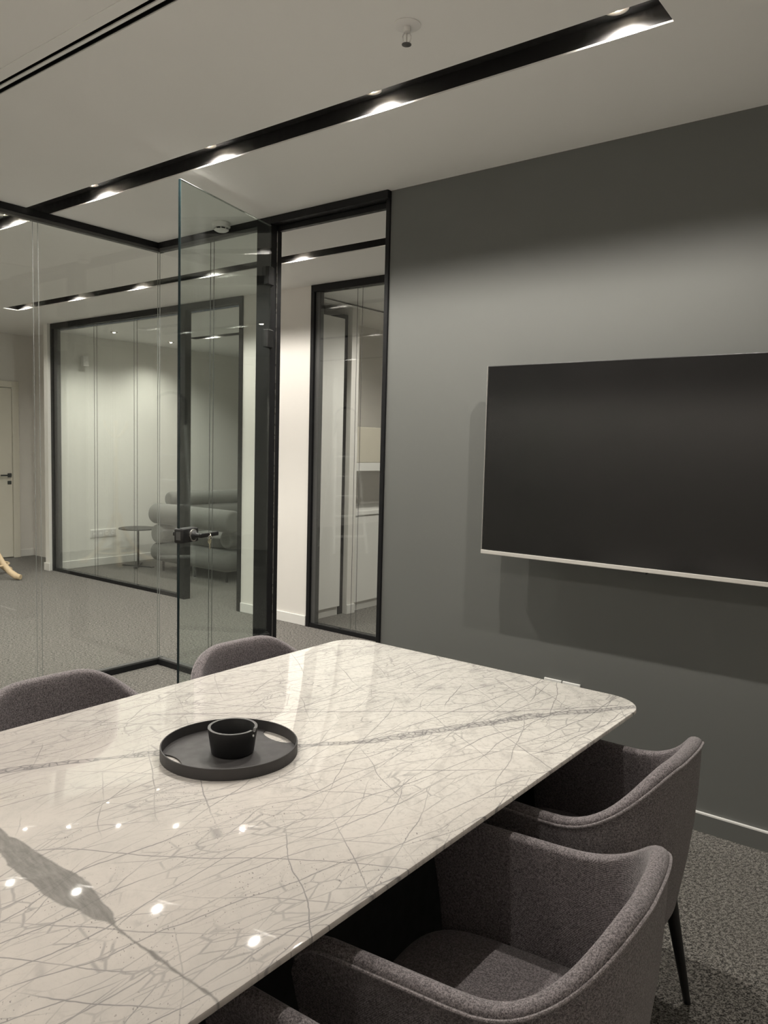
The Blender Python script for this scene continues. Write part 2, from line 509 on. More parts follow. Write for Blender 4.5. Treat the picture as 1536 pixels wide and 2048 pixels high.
wall('wall_corridor_right', (3.6, 4.2, YC, YC + 0.1, 0.0, H), 'white', 'white corridor wall behind the television wall')
wall('wall_corridor_end', (4.2, 4.3, 0.16, 6.4, 0.0, H), 'white', 'white wall closing the corridor behind the television wall')

def base(name, a, mat, label):
    bm = boxbm(*a)
    bevel(bm, 0.003, 1)
    return tag(obj(name, bm, mat), label, 'baseboard', kind='structure')
# grey baseboard with a pale top edge below the television
bb = thing('baseboard_front', 'grey baseboard with pale top edge along the television wall', 'baseboard', (1.95, 0, 0), kind='structure')
obj('board', boxbm(0, XE - 1.951, -0.013, -0.0005, 0, 0.073), 'greybase', bb)
tag(obj('top_edge', boxbm(0, XE - 1.951, -0.0135, -0.0005, 0.0731, 0.079), 'plaster_edge', bb), 'pale top edge')
base('baseboard_divider', (-0.852, -0.045, YC - 0.014, YC - 0.0005, 0, 0.085), 'white2', 'white baseboard of the wall strip between the two glass fronts')
base('baseboard_lounge', (-4.0495, -4.036, YC + 0.06, 6.29, 0, 0.09), 'white2', 'white baseboard under the socket strip in the lounge')
base('baseboard_corner', (-4.145, -4.03, YC - 0.065, YC - 0.0505, 0, 0.09), 'white2', 'white baseboard wrapping the lounge wall corner')
base('baseboard_end', (XW + 0.0005, XW + 0.014, 1.76, 1.94, 0, 0.09), 'white2', 'white baseboard right of the cream door')

# ------------------------------------------------------------------ glass partitions
def rails(parent, along, a0, a1, ztop=H, w=0.05, top_name='top_rail'):
    """black top and bottom rails with grey glazing gasket, along x or y in local coordinates"""
    def bx(b0, b1, c0, c1, z0, z1):
        return boxbm(b0, b1, c0, c1, z0, z1) if along == 'x' else boxbm(c0, c1, b0, b1, z0, z1)
    t = obj('top_rail', bx(a0, a1, -w / 2, w / 2, ztop - 0.036, ztop - 0.0005), 'black', parent)
    obj('top_gasket', bx(a0 + .002, a1 - .002, -w * 0.36, w * 0.36, ztop - 0.056, ztop - 0.0362), 'dgrey', t)
    b = obj('bottom_rail', bx(a0, a1, -w / 2, w / 2, 0.0005, 0.036), 'black', parent)
    obj('bottom_gasket', bx(a0 + .002, a1 - .002, -w * 0.36, w * 0.36, 0.0362, 0.046), 'dgrey', b)

def panes(parent, along, cuts, z0=0.040, z1=H - 0.05, t=0.012, mat='glass', gap=0.030, edge='joint'):
    """glass panes between cuts; a clear joint strip with two visible edges at each inner cut"""
    def bx(b0, b1, c0, c1, q0, q1):
        return boxbm(b0, b1, c0, c1, q0, q1) if along == 'x' else boxbm(c0, c1, b0, b1, q0, q1)
    n = len(cuts) - 1
    ax = 0 if along == 'x' else 1
    def open_ends(bm):
        bm.normal_update()
        bmesh.ops.delete(bm, geom=[f for f in bm.faces if abs(f.normal[ax]) > 0.9], context='FACES_ONLY')
        return bm
    for i in range(n):
        a = cuts[i] + (gap / 2 + 0.002 if i > 0 else 0.0)
        b = cuts[i + 1] - (gap / 2 + 0.002 if i < n - 1 else 0.0)
        obj('pane', open_ends(bx(a, b, -t / 2, t / 2, z0, z1)), mat, parent)
        if i < n - 1:
            c = cuts[i + 1]
            j = obj('joint_strip', open_ends(bx(c - gap / 2, c + gap / 2, -t / 2, t / 2, z0, z1)), mat, parent)
            for s in (-1, 1):
                e = c + s * (gap / 2 + 0.001)
                obj('joint_edge', bx(e - 0.0009, e + 0.0009, -0.0022, 0.0022, z0, z1), edge, j)

# left glass wall of the meeting room (x = 0), running from the corner towards the camera
w1 = thing('window_1', 'frameless clear glass wall along the left side of the meeting room', 'glass wall', (0, 0, 0), kind='structure')
rails(w1, 'y', YS, 0.025)
panes(w1, 'y', [YS + 0.02, -5.88, -5.04, -4.2, -3.36, -2.52, -1.68, -0.842, -0.012])
# fixed glazing right of the corner, ending at the black door post
w2 = thing('window_2', 'clear fixed glass panel between the glass corner and the black door post', 'glass wall', (0, 0, 0), kind='structure')
rails(w2, 'x', 0.026, 0.963)
panes(w2, 'x', [0.014, 0.535, 0.963], edge='jointdark')
cj = obj('corner_joint', boxbm(-0.008, 0.008, -0.010, 0.006, 0.047, H - 0.057), 'glass', w2)
obj('joint_edge', boxbm(0.0100, 0.0118, -0.004, 0.000, 0.047, H - 0.057), 'joint', cj)
obj('joint_edge', boxbm(-0.0118, -0.0100, -0.004, 0.000, 0.047, H - 0.057), 'joint', cj)

# door frame: post, header, jamb at the television wall
df = thing('trim_5', 'black metal frame of the glass door beside the television wall', 'door frame', (0, 0, 0), kind='structure')
obj('post', bevel(boxbm(0.9635, 1.077, -0.03, 0.06, 0.0, H - 0.0005), 0.002, 1), 'black', df)
obj('header', bevel(boxbm(1.078, 1.916, -0.03, 0.06, H - 0.040, H - 0.0005), 0.002, 1), 'black', df)
obj('door_stop', bevel(boxbm(1.078, 1.892, 0.03, 0.06, H - 0.070, H - 0.0405), 0.002, 1), 'black', df)
obj('jamb', bevel(boxbm(1.8925, 1.9165, -0.012, 0.17, 0.0, H - 0.0405), 0.002, 1), 'black', df)
obj('edge_line', boxbm(1.0772, 1.0792, 0.02, 0.0235, 0.0, H - 0.071), 'steel', df)

# the open door leaf, hinged at the post
DA = math.atan2(-0.805, 0.215)
DW = 0.825
d1 = thing('door_1', 'frameless glass door standing open into the meeting room', 'glass door', (1.092, -0.036, 0.0), DA, kind='structure')
leaf = obj('leaf', boxbm(0.012, DW, -0.006, 0.006, 0.012, H - 0.062), 'glassdoor', d1)
obj('leaf_edge', boxbm(DW + 0.0003, DW + 0.0028, -0.0062, 0.0062, 0.012, H - 0.062), 'glassedge', d1)
obj('top_edge', boxbm(0.012, DW, -0.006, 0.006, H - 0.0618, H - 0.0598), 'joint', d1)
for z in (0.35, 2.11, 2.46):
    h = obj('hinge', bevel(boxbm(-0.008, 0.055, -0.016, 0.016, z - 0.05, z + 0.05), 0.003, 2), 'blackplastic', d1)
    bmh = bmnew(); tube(bmh, [(0.001, -0.0, z - 0.056), (0.001, -0.0, z + 0.056)], 0.0085, 14)
    obj('hinge_pin', bmh, 'blackplastic', h, smooth=True)
# handle set: clamp housing, round rose, lever on both faces
HZ = 1.055
hs = obj('handle_housing', bevel(boxbm(DW - 0.115, DW + 0.012, -0.021, 0.034, HZ - 0.036, HZ + 0.036), 0.008, 3), 'blackplastic', d1, smooth=True)
for sgn, y0 in ((1, 0.034), (-1, -0.021)):
    bmr = bmnew()
    solid_lathe(bmr, [(0.030, 0.0005), (0.030, 0.007), (0.027, 0.009)], 36)
    ring = obj('rose_ring', bmr, 'steel', hs, (DW - 0.065, y0, HZ), (-PI / 2 * sgn, 0, 0), smooth=True)
    bmc = bmnew()
    solid_lathe(bmc, [(0.0255, 0.0092), (0.024, 0.012), (0.014, 0.020), (0.011, 0.040), (0.011, 0.056)], 28)
    obj('rose_neck', bmc, 'blackplastic', hs, (DW - 0.065, y0, HZ), (-PI / 2 * sgn, 0, 0), smooth=True)
    bml = bmnew()
    yl = y0 + sgn * 0.050
    box(bml, DW - 0.205, DW - 0.053, yl - 0.007, yl + 0.007, HZ - 0.011, HZ + 0.011)
    bevel(bml, 0.005, 3)
    obj('lever', bml, 'blackplastic', hs, smooth=True)
obj('strike_plate', boxbm(DW + 0.0125, DW + 0.0140, -0.006, 0.020, HZ - 0.020, HZ + 0.020), 'dgrey', hs)

# keys in the lock
def key_mesh(flat):
    bm = bmnew()
    pts = [(0.012 * math.sin(math.radians(160 - 320 * i / 16)), 0.012 * math.cos(math.radians(160 - 320 * i / 16))) for i in range(17)]
    blade = [(-0.0040, -0.016), (-0.0040, -0.036), (-0.0012, -0.041), (0.0024, -0.038), (0.0024, -0.034), (0.0012, -0.032), (0.0036, -0.028), (0.0020, -0.025), (0.0040, -0.021), (0.0040, -0.016)]
    outline = pts + blade
    f = [bm.verts.new((x, -0.0011, z)) for x, z in outline]
    b = [bm.verts.new((x, 0.0011, z)) for x, z in outline]
    bm.faces.new(f); bm.faces.new(b[::-1])
    k = len(outline)
    for i in range(k):
        bm.faces.new((f[i], b[i], b[(i + 1) % k], f[(i + 1) % k]))
    return bm
lev = Matrix.Translation((1.092, -0.036, 0)) @ Matrix.Rotation(DA, 4, 'Z')
kp = lev @ Vector((DW - 0.118, 0.098, HZ - 0.002))
ky = thing('key_bunch', 'pair of silver keys dangling from the glass door handle', 'keys', kp, DA + 0.9)
obj('key', key_mesh(True), 'brass', ky, (0, 0, 0.0), (0, 0.25, 0))
obj('key', key_mesh(True), 'brass', ky, (0.006, -0.003, -0.029), (0, -0.08, 0.5))
bmr = bmnew(); tube(bmr, [(0.010 * math.cos(a), 0, 0.010 * math.sin(a) - 0.012) for a in [2 * PI * i / 20 for i in range(20)]], 0.0011, 6, True)
obj('key_ring', bmr, 'steel', ky, (0.002, 0, 0), (0, 0, 1.1), smooth=True)

# lounge glass front
w3 = thing('window_3', 'long black-framed glass front of the lounge across the corridor', 'glass wall', (0, YC + 0.02, 0), kind='structure')
obj('top_rail', boxbm(-4.05, -0.8565, -0.035, 0.035, H - 0.060, H - 0.0005), 'black', w3)
obj('bottom_rail', boxbm(-4.01, -1.7605, -0.03, 0.03, 0.0005, 0.035), 'black', w3)
obj('jamb', boxbm(-4.0495, -4.012, -0.035, 0.035, 0.0, H - 0.0605), 'black', w3)
obj('jamb', boxbm(-4.0115, -3.955, -0.012, 0.035, 0.036, H - 0.0605), 'dgrey', w3)
obj('post', boxbm(-1.760, -1.645, -0.035, 0.035, 0.0, H - 0.0605), 'black', w3)
obj('jamb', boxbm(-0.897, -0.857, -0.035, 0.035, 0.0, H - 0.0605), 'black', w3)
panes(w3, 'x', [-3.955, -3.20, -2.48, -1.7605], 0.0355, H - 0.0607, edge='jointdark', gap=0.05)

# office glass front
w4 = thing('window_4', 'narrow black-framed glass front of the office right of the white wall strip', 'glass wall', (0, YC + 0.02, 0), kind='structure')
obj('top_rail', boxbm(-0.0345, 3.6, -0.035, 0.035, H - 0.055, H - 0.0005), 'black', w4)
obj('bottom_rail', boxbm(0.0005, 3.6, -0.03, 0.03, 0.0005, 0.034), 'black', w4)
obj('jamb', boxbm(-0.0345, 0.0, -0.035, 0.035, 0.0, H - 0.0555), 'black', w4)
obj('jamb', boxbm(0.0005, 0.045, -0.012, 0.035, 0.0345, H - 0.0555), 'dgrey', w4)
panes(w4, 'x', [0.0455, 0.455, 1.30, 2.15, 3.0, 3.6], 0.0345, H - 0.0557, edge='jointdark', gap=0.05)

# cream door at the corridor end
d2 = thing('door_2', 'cream panel door with black lever at the far left corridor end', 'door', (XW, 0.86, 0), kind='structure')
obj('leaf', bevel(boxbm(0.0005, 0.035, 0.07, 0.80, 0.012, 2.13), 0.003, 1), 'door', d2)
for y0, y1, z0, z1 in ((0.0, 0.066, 0, 2.215), (0.804, 0.885, 0, 2.215), (0.0665, 0.8035, 2.135, 2.215)):
    obj('door_casing', bevel(boxbm(0.0005, 0.05, y0, y1, z0, z1), 0.003, 1), 'door', d2)
hd = obj('handle_plate', bevel(boxbm(0.0355, 0.046, 0.735, 0.785, 1.02, 1.07), 0.003, 1), 'blackplastic', d2)
obj('lever', bevel(boxbm(0.0465, 0.085, 0.745, 0.768, 1.034, 1.056), 0.003, 1), 'blackplastic', hd)
obj('lever_arm', bevel(boxbm(0.072, 0.086, 0.63, 0.744, 1.036, 1.054), 0.003, 1), 'blackplastic', hd)
obj('lock_plate', bevel(boxbm(0.0355, 0.044, 0.735, 0.782, 0.93, 0.975), 0.002, 1), 'blackplastic', d2)

# ------------------------------------------------------------------ downlights
def downlight(x, y, ztop, label, group, power=LAMP_W, name='downlight', col=LAMP_COL, angle=LAMP_ANGLE, blend=LAMP_BLEND):
    t = thing(name, label, 'downlight', (x, y, ztop), 0, group)
    bm = bmnew()
    r = lathe(bm, [(0.038, -0.0005), (0.040, -0.006), (0.034, -0.008), (0.0155, -0.004), (0.0140, -0.0012)], 28)
    obj('trim_ring', bm, 'cup', t, smooth=True)
    bm = bmnew()
    solid_lathe(bm, [(0.0135, -0.0014), (0.0135, -0.0060), (0.0110, -0.0095), (0.0055, -0.0115)], 24)
    obj('lens', bm, 'lamp', t, smooth=True)
    ld = bpy.data.lights.new('spot', 'SPOT')
    ld.energy = power; ld.color = col
    ld.spot_size = angle; ld.spot_blend = blend
    ld.shadow_soft_size = 0.012
    lo = bpy.data.objects.new('spot', ld)
    COL.objects.link(lo)
    lo.parent = t
    lo.location = (0, 0, -0.0165)
    return t
ORD = ['first', 'second', 'third', 'fourth', 'fifth', 'sixth', 'seventh', 'eighth']
zt = H + 0.0061 + CH
g1 = 'downlights in the far meeting-room channel'
for i, x in enumerate((3.40, 2.445, 1.49, 0.54, -0.41, -1.36)):
    downlight(x, -0.823, zt, '%s downlight from the right in the black channel over the far table end' % ORD[i], g1)
g2 = 'downlights in the near meeting-room channel'
for i, x in enumerate((3.40, 2.445, 1.49, 0.54)):
    downlight(x, -2.795, zt, '%s downlight from the right in the channel over the near table end' % ORD[i], g2, LAMP_W * 0.36)
g5 = 'added ambient lamps in the back-wall channel'  # unseen lamps, added to lift the ambient light of the room
for i, x in enumerate((4.355, 3.40, 2.445, 1.49, 0.54, -0.41, -1.36)):
    downlight(x, -6.196, H + 0.0061 + 0.16, '%s added unseen downlight from the right in the channel by the back wall' % ORD[i], g5, LAMP_W * 1.4)
g3 = 'downlights in the corridor channel'
for i, x in enumerate((2.36, 1.41, 0.46, -0.49, -1.44, -2.39, -3.34)):
    downlight(x, 0.765, zt, '%s downlight from the right in the corridor ceiling channel' % ORD[i], g3, LAMP_W * 0.63)
g6 = 'added lamps in the open-office channel'  # unseen lamps, added to brighten the open office and the ladder
for i, x in enumerate((-2.31, -3.26, -4.21)):
    downlight(x, -2.651, zt, '%s added unseen downlight from the right in the open-office channel left of the glass' % ORD[i], g6, LAMP_W * 1.5)
g4 = 'lounge downlights'
downlight(-3.44, 1.90, HL, 'round ceiling downlight in the lounge nearest the long glass front', g4, LAMP_W * 0.55, col=(1.0, 0.97, 0.86), angle=math.radians(130), blend=0.85)
downlight(-3.55, 2.75, HL, 'round ceiling downlight in the lounge above the sofa back', g4, LAMP_W * 0.55, col=(1.0, 0.97, 0.86), angle=math.radians(130), blend=0.85)
downlight(-2.80, 2.69, HL + 0.0061 + CH, 'downlight inside the short black channel of the lounge ceiling', g4, LAMP_W * 0.6)
downlight(-1.85, 2.69, HL + 0.0061 + CH, 'downlight further right inside the black channel of the lounge ceiling', g4, LAMP_W * 0.6)
downlight(0.75, 2.30, 2.74, 'round ceiling downlight in the office behind the narrow glass front', 'office downlights', LAMP_W * 0.8)
downlight(2.2, 3.4, 2.74, 'round ceiling downlight deeper inside the office', 'office downlights', LAMP_W * 0.8)

# ------------------------------------------------------------------ ceiling fittings
ad = thing('air_diffuser', 'two-slot black linear air diffuser in the ceiling at upper left', 'air diffuser', (DIF[0], DIF[2], H))
L = DIF[1] - DIF[0]
dw = DIF[3] - DIF[2]
for y0, y1 in ((-0.047, -0.0005), (dw + 0.0005, dw + 0.026)):
    obj('flange', boxbm(0, L, y0, y1, -0.0030, -0.0005), 'ceiling', ad)
obj('centre_bar', boxbm(0.003, L - 0.003, 0.017, 0.0285, -0.0025, 0.0020), 'ceiling', ad)
obj('slot_lining', boxbm(0.003, L - 0.003, 0.001, dw - 0.001, 0.055, 0.06), 'black', ad)
obj('centre_fin', boxbm(0.003, L - 0.003, 0.0175, 0.028, 0.0022, 0.0548), 'black', ad)
for y0 in (0.0005, dw - 0.0035):
    obj('side_wall', boxbm(0.003, L - 0.003, y0, y0 + 0.003, 0.0002, 0.0545), 'black', ad)
for y0 in (0.008, 0.0385):
    obj('air_blade', boxbm(0.003, L - 0.003, y0, y0 + 0.002, 0.006, 0.050), 'black', ad)

sd = thing('smoke_detector', 'white round smoke detector on the ceiling by the glass door', 'smoke detector', (0.735, -0.10, H))
bm = bmnew(); solid_lathe(bm, [(0.050, -0.0005), (0.052, -0.010), (0.052, -0.026), (0.047, -0.030)], 40)
obj('base', bm, 'plastic', sd, smooth=True)
bm = bmnew(); solid_lathe(bm, [(0.034, -0.0305), (0.034, -0.040)], 32)
obj('chamber', bm, 'blackplastic', sd)
for k in range(8):
    a = 2 * PI * k / 8
    obj('fin', boxbm(0.0345, 0.042, -0.002, 0.002, -0.0405, -0.0303), 'plastic', sd, rot=(0, 0, a))
bm = bmnew(); solid_lathe(bm, [(0.042, -0.0407), (0.043, -0.044), (0.030, -0.052)], 32)
obj('cap', bm, 'plastic', sd, smooth=True)

sp = thing('sprinkler_head', 'small chrome sprinkler head hanging from the ceiling above the table', 'sprinkler', (2.892, -1.20, H))
bm = bmnew(); solid_lathe(bm, [(0.042, -0.0005), (0.042, -0.003), (0.030, -0.006)], 36)
obj('escutcheon', bm, 'plastic', sp, smooth=True)
bm = bmnew(); solid_lathe(bm, [(0.011, -0.0062), (0.011, -0.022), (0.008, -0.024)], 20)
obj('body', bm, 'plastic', sp, smooth=True)
for s in (-1, 1):
    bm = bmnew(); tube(bm, [(0.008 * s, 0, -0.0235), (0.013 * s, 0, -0.034), (0.011 * s, 0, -0.048), (0.002 * s, 0, -0.056)], 0.0022, 8)
    obj('frame_arm', bm, 'plastic', sp, smooth=True, rot=(0, 0, 0.6))
bm = bmnew(); tube(bm, [(0, 0, -0.025), (0, 0, -0.054)], 0.002, 8)
obj('glass_bulb', bm, 'steel', sp)
bm = bmnew(); solid_lathe(bm, [(0.004, -0.0565), (0.015, -0.0575), (0.015, -0.0590), (0.003, -0.063)], 16)
obj('deflector', bm, 'dgrey', sp)

# ------------------------------------------------------------------ television and sockets
tv = thing('television', 'large black flat-screen television with silver lower edge on the grey wall', 'television', (2.598, -0.054, 1.040))
TWD, THT = 1.452, 0.842
obj('screen', bevel(boxbm(0.006, TWD - 0.006, -0.0905, -0.0885, 0.022, THT - 0.004), 0.0006, 1), 'screen', tv)
obj('housing', bevel(boxbm(0.0, TWD, -0.088, -0.055, 0.0185, THT), 0.002, 2), 'blackplastic', tv)
obj('edge_trim', bevel(boxbm(-0.0005, 0.0005, -0.0912, -0.055, 0.0185, THT), 0.0002, 1), 'silver', tv, loc=(-0.0016, 0, 0))
tag(obj('bottom_bar', bevel(boxbm(-0.003, TWD + 0.003, -0.094, -0.050, 0.0, 0.018), 0.002, 2), 'silver', tv), 'silver lower edge bar')
obj('rear_bulge', bevel(boxbm(0.25, TWD - 0.25, -0.0545, -0.030, 0.06, 0.55), 0.008, 2), 'blackplastic', tv)
obj('wall_bracket', boxbm(0.40, TWD - 0.40, -0.0295, 0.0532, 0.20, 0.50), 'blackplastic', tv)
obj('sensor', boxbm(0.70, 0.752, -0.092, -0.060, -0.007, -0.0003), 'blackplastic', tv)

for i, x in enumerate((2.868, 2.957)):
    s = thing('wall_socket', ['left one of two white wall sockets behind the table edge below the television', 'right one of two white wall sockets behind the table edge below the television'][i], 'socket', (x, 0, 0.405), group='sockets below the television')
    obj('plate', bevel(boxbm(0, 0.084, -0.010, -0.0005, 0, 0.084), 0.002, 2), 'plastic', s)
    obj('insert', bevel(boxbm(0.013, 0.071, -0.0115, -0.0105, 0.013, 0.071), 0.001, 1), 'plasticgrey', s)

ls = thing('socket_strip', 'white four-gang socket strip low on the lounge wall', 'socket', (-4.05, 1.965, 0.342))
obj('plate', bevel(boxbm(0.0005, 0.010, 0, 0.35, 0, 0.095), 0.002, 1), 'plastic', ls)
for k in range(4):
    y = 0.0125 + k * 0.083
    g = obj('module', bevel(boxbm(0.0105, 0.013, y, y + 0.075, 0.010, 0.085), 0.001, 1), 'plasticgrey', ls)
    if k < 2:
        obj('data_port', boxbm(0.0132, 0.015, y + 0.02, y + 0.055, 0.035 if k else 0.030, 0.060), 'plastic', g)
    else:
        bm = bmnew(); solid_lathe(bm, [(0.027, 0.0), (0.027, 0.002)], 24)
        obj('round_well', bm, 'plastic', g, (0.0131, y + 0.0375, 0.0475), (0, PI / 2, 0))
        for q in (-0.009, 0.009):
            obj('pin_hole', boxbm(0.0152, 0.0158, y + 0.0375 + q - 0.003, y + 0.0375 + q + 0.003, 0.0445, 0.0505), 'blackplastic', g)

sn = thing('alarm_sensor', 'small white motion sensor high on the lounge wall', 'sensor', (-4.05, 1.875, 2.36))
obj('bracket', bevel(boxbm(0.0005, 0.03, -0.018, 0.018, 0.03, 0.10), 0.004, 2), 'plastic', sn)
obj('body', bevel(boxbm(0.031, 0.095, -0.036, 0.036, 0.0, 0.12), 0.010, 3), 'plastic', sn, smooth=True)
obj('lens_window', bevel(boxbm(0.0955, 0.099, -0.026, 0.026, 0.015, 0.060), 0.001, 1), 'plasticgrey', sn)

# ------------------------------------------------------------------ the table
def rrect(cx, cy_, hx, hy, r, n=10):
    pts = []
    for qx, qy, a0 in ((1, 1, 0), (-1, 1, 90), (-1, -1, 180), (1, -1, 270)):
        for i in range(n + 1):
            a = math.radians(a0 + 90 * i / n)
            pts.append((cx + qx * (hx - r) + r * math.cos(a), cy_ + qy * (hy - r) + r * math.sin(a)))
    return pts

TBL = thing('conference_table', 'long white marble conference table with grey veins and rounded corners', 'table', (TX, TY, 0))
hx, hy = 0.60, 1.255
bm = bmnew()
prof = [(-0.075, 0.712), (-0.004, 0.7365), (0.0, 0.7390), (0.0, 0.7455), (-0.0012, 0.7485), (-0.0040, 0.7500)]
rings = []
for off, z in prof:
    rings.append([bm.verts.new((x, y, z)) for x, y in rrect(0, 0, hx + off, hy + off, 0.115 + off)])
for a, b in zip(rings, rings[1:]):
    for i in range(len(a)):
        bm.faces.new((a[i], a[(i + 1) % len(a)], b[(i + 1) % len(a)], b[i]))
bm.faces.new(rings[0][::-1]); bm.faces.new(rings[-1])
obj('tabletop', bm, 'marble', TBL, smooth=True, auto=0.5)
obj('support_frame', bevel(boxbm(-0.16, 0.16, -1.175, 1.175, 0.682, 0.7115), 0.004, 1), 'legs', TBL)
obj('base_beam', bevel(boxbm(-0.15, 0.15, -1.115, 1.115, 0.0, 0.6815), 0.006, 2), 'legs', TBL)
for y0 in (-1.16, 1.12):
    obj('end_panel', bevel(boxbm(-0.45, 0.45, y0, y0 + 0.04, 0.0, 0.6815), 0.004, 1), 'legs', TBL)

# tray with two hand cut-outs, and the bowl on it
tx, ty = 2.968, -1.948
tray = thing('serving_tray', 'round graphite metal tray with two hand cut-outs on the marble table', 'tray', (tx, ty, 0.7502))
TR = 0.166
cut_dirs = [math.atan2(-1.798 - ty, 2.986 - tx), math.atan2(-2.074 - ty, 2.922 - tx)]
N = 180
outl = []
for i in range(N):
    a = 2 * PI * i / N
    r = TR - 0.004
    for cd in cut_dirs:
        dlt = (a - cd + PI) % (2 * PI) - PI
        wdt = 0.36
        if abs(dlt) < wdt:
            q = dlt / wdt
            r = min(r, (TR - 0.008) - 0.034 * math.sqrt(max(0.0, 1 - q * q)))
    outl.append((r * math.cos(a), r * math.sin(a)))
bm = bmnew()
ctr = (bm.verts.new((0, 0, 0.0004)), bm.verts.new((0, 0, 0.0034)))
lo = [bm.verts.new((x, y, 0.0004)) for x, y in outl]
hi = [bm.verts.new((x, y, 0.0034)) for x, y in outl]
for i in range(N):
    j = (i + 1) % N
    bm.faces.new((ctr[0], lo[j], lo[i])); bm.faces.new((ctr[1], hi[i], hi[j])); bm.faces.new((lo[i], lo[j], hi[j], hi[i]))
obj('base_plate', bm, 'graphite', tray)
bm = bmnew()
r_ = lathe(bm, [(TR - 0.0035, 0.0002), (TR, 0.0002), (TR, 0.0270), (TR - 0.0010, 0.0280), (TR - 0.0028, 0.0280), (TR - 0.0035, 0.0272)], 96)
for i in range(96):
    bm.faces.new((r_[-1][i], r_[-1][(i + 1) % 96], r_[0][(i + 1) % 96], r_[0][i]))
obj('rim', bm, 'graphite', tray, smooth=True, auto=0.6)

bowl = thing('bowl', 'small black thick-walled bowl standing on the graphite tray', 'bowl', (tx + 0.006, ty + 0.004, 0.7542))
n = 64
na = 0.32          # rim notch towards the camera, right of centre
def ringpts(r, z, notch=0.0, nw=0.10):
    out = []
    for i in range(n):
        a = 2 * PI * i / n
        d = (a - na + PI) % (2 * PI) - PI
        zz = z - (notch if abs(d) < nw else 0.0)
        out.append((r * math.cos(a), r * math.sin(a), zz))
    return out
bm = bmnew()
prf = [(0.0505, 0.0004, 0), (0.0520, 0.003, 0), (0.0605, 0.0605, 0.006), (0.0600, 0.0625, 0.006), (0.0535, 0.0625, 0.006), (0.0525, 0.0610, 0.006), (0.0450, 0.012, 0), (0.0430, 0.010, 0)]
rr = [[bm.verts.new(p) for p in ringpts(r, z, nt)] for r, z, nt in prf]
for a, b in zip(rr, rr[1:]):
    for i in range(n):
        bm.faces.new((a[i], a[(i + 1) % n], b[(i + 1) % n], b[i]))
bm.faces.new(rr[0][::-1]); bm.faces.new(rr[-1])
obj('body', bm, 'charblack', bowl, smooth=True, auto=0.5)
bm = bmnew()
r_ = [[bm.verts.new(p) for p in ringpts(r, z, 0.006)] for r, z in ((0.0602, 0.0626), (0.0602, 0.0632), (0.0533, 0.0632), (0.0533, 0.0626))]
for k in range(4):
    a, b = r_[k], r_[(k + 1) % 4]
    for i in range(n):
        bm.faces.new((a[i], a[(i + 1) % n], b[(i + 1) % n], b[i]))
obj('rim_face', bm, 'bowlrim', bowl)
bm = bmnew(); solid_lathe(bm, [(0.0028, 0), (0.0028, 0.0015)], 12)
obj('rivet', bm, 'plastic', bowl, (0.0600 * math.cos(na - 0.10), 0.0600 * math.sin(na - 0.10), 0.0500), (0, PI / 2 - 0.15, na - 0.10))

# ------------------------------------------------------------------ armchairs
CW, CDB, CN, CZA, CZB, CT0, CT1 = 0.262, 0.228, 2.9, 0.666, 0.797, 0.19, 1.6
def chair_rim():
    pts = []
    arm_end = 0.305
    us = [arm_end - 0.0006, arm_end - 0.004, arm_end - 0.012, arm_end - 0.024, arm_end - 0.042, arm_end - 0.07, 0.20, 0.16, 0.12, 0.08, 0.045, 0.02]
    def zarm(u):
        k = arm_end - 0.062
        if u <= k: return CZA
        q = min(1.0, (u - k) / 0.062)
        return CZA - 0.075 * (1 - math.sqrt(max(0.0, 1 - q * q)))
    for u in us:
        pts.append((u, -CW, zarm(u)))
    K = 44
    for i in range(K + 1):
        t = -PI / 2 + PI * i / K
        s, c = math.sin(t), max(0.0, math.cos(t))
        v = CW * math.copysign(abs(s) ** (2 / CN), s)
        u = -CDB * c ** (2 / CN)
        m_ = min(1, max(0, (abs(t) - CT0) / (CT1 - CT0)))
        m_ = m_ * m_ * (3 - 2 * m_)
        pts.append((u, v, CZB + (CZA - CZB) * m_))
    for u in reversed(us):
        pts.append((u, CW, zarm(u)))
    return pts

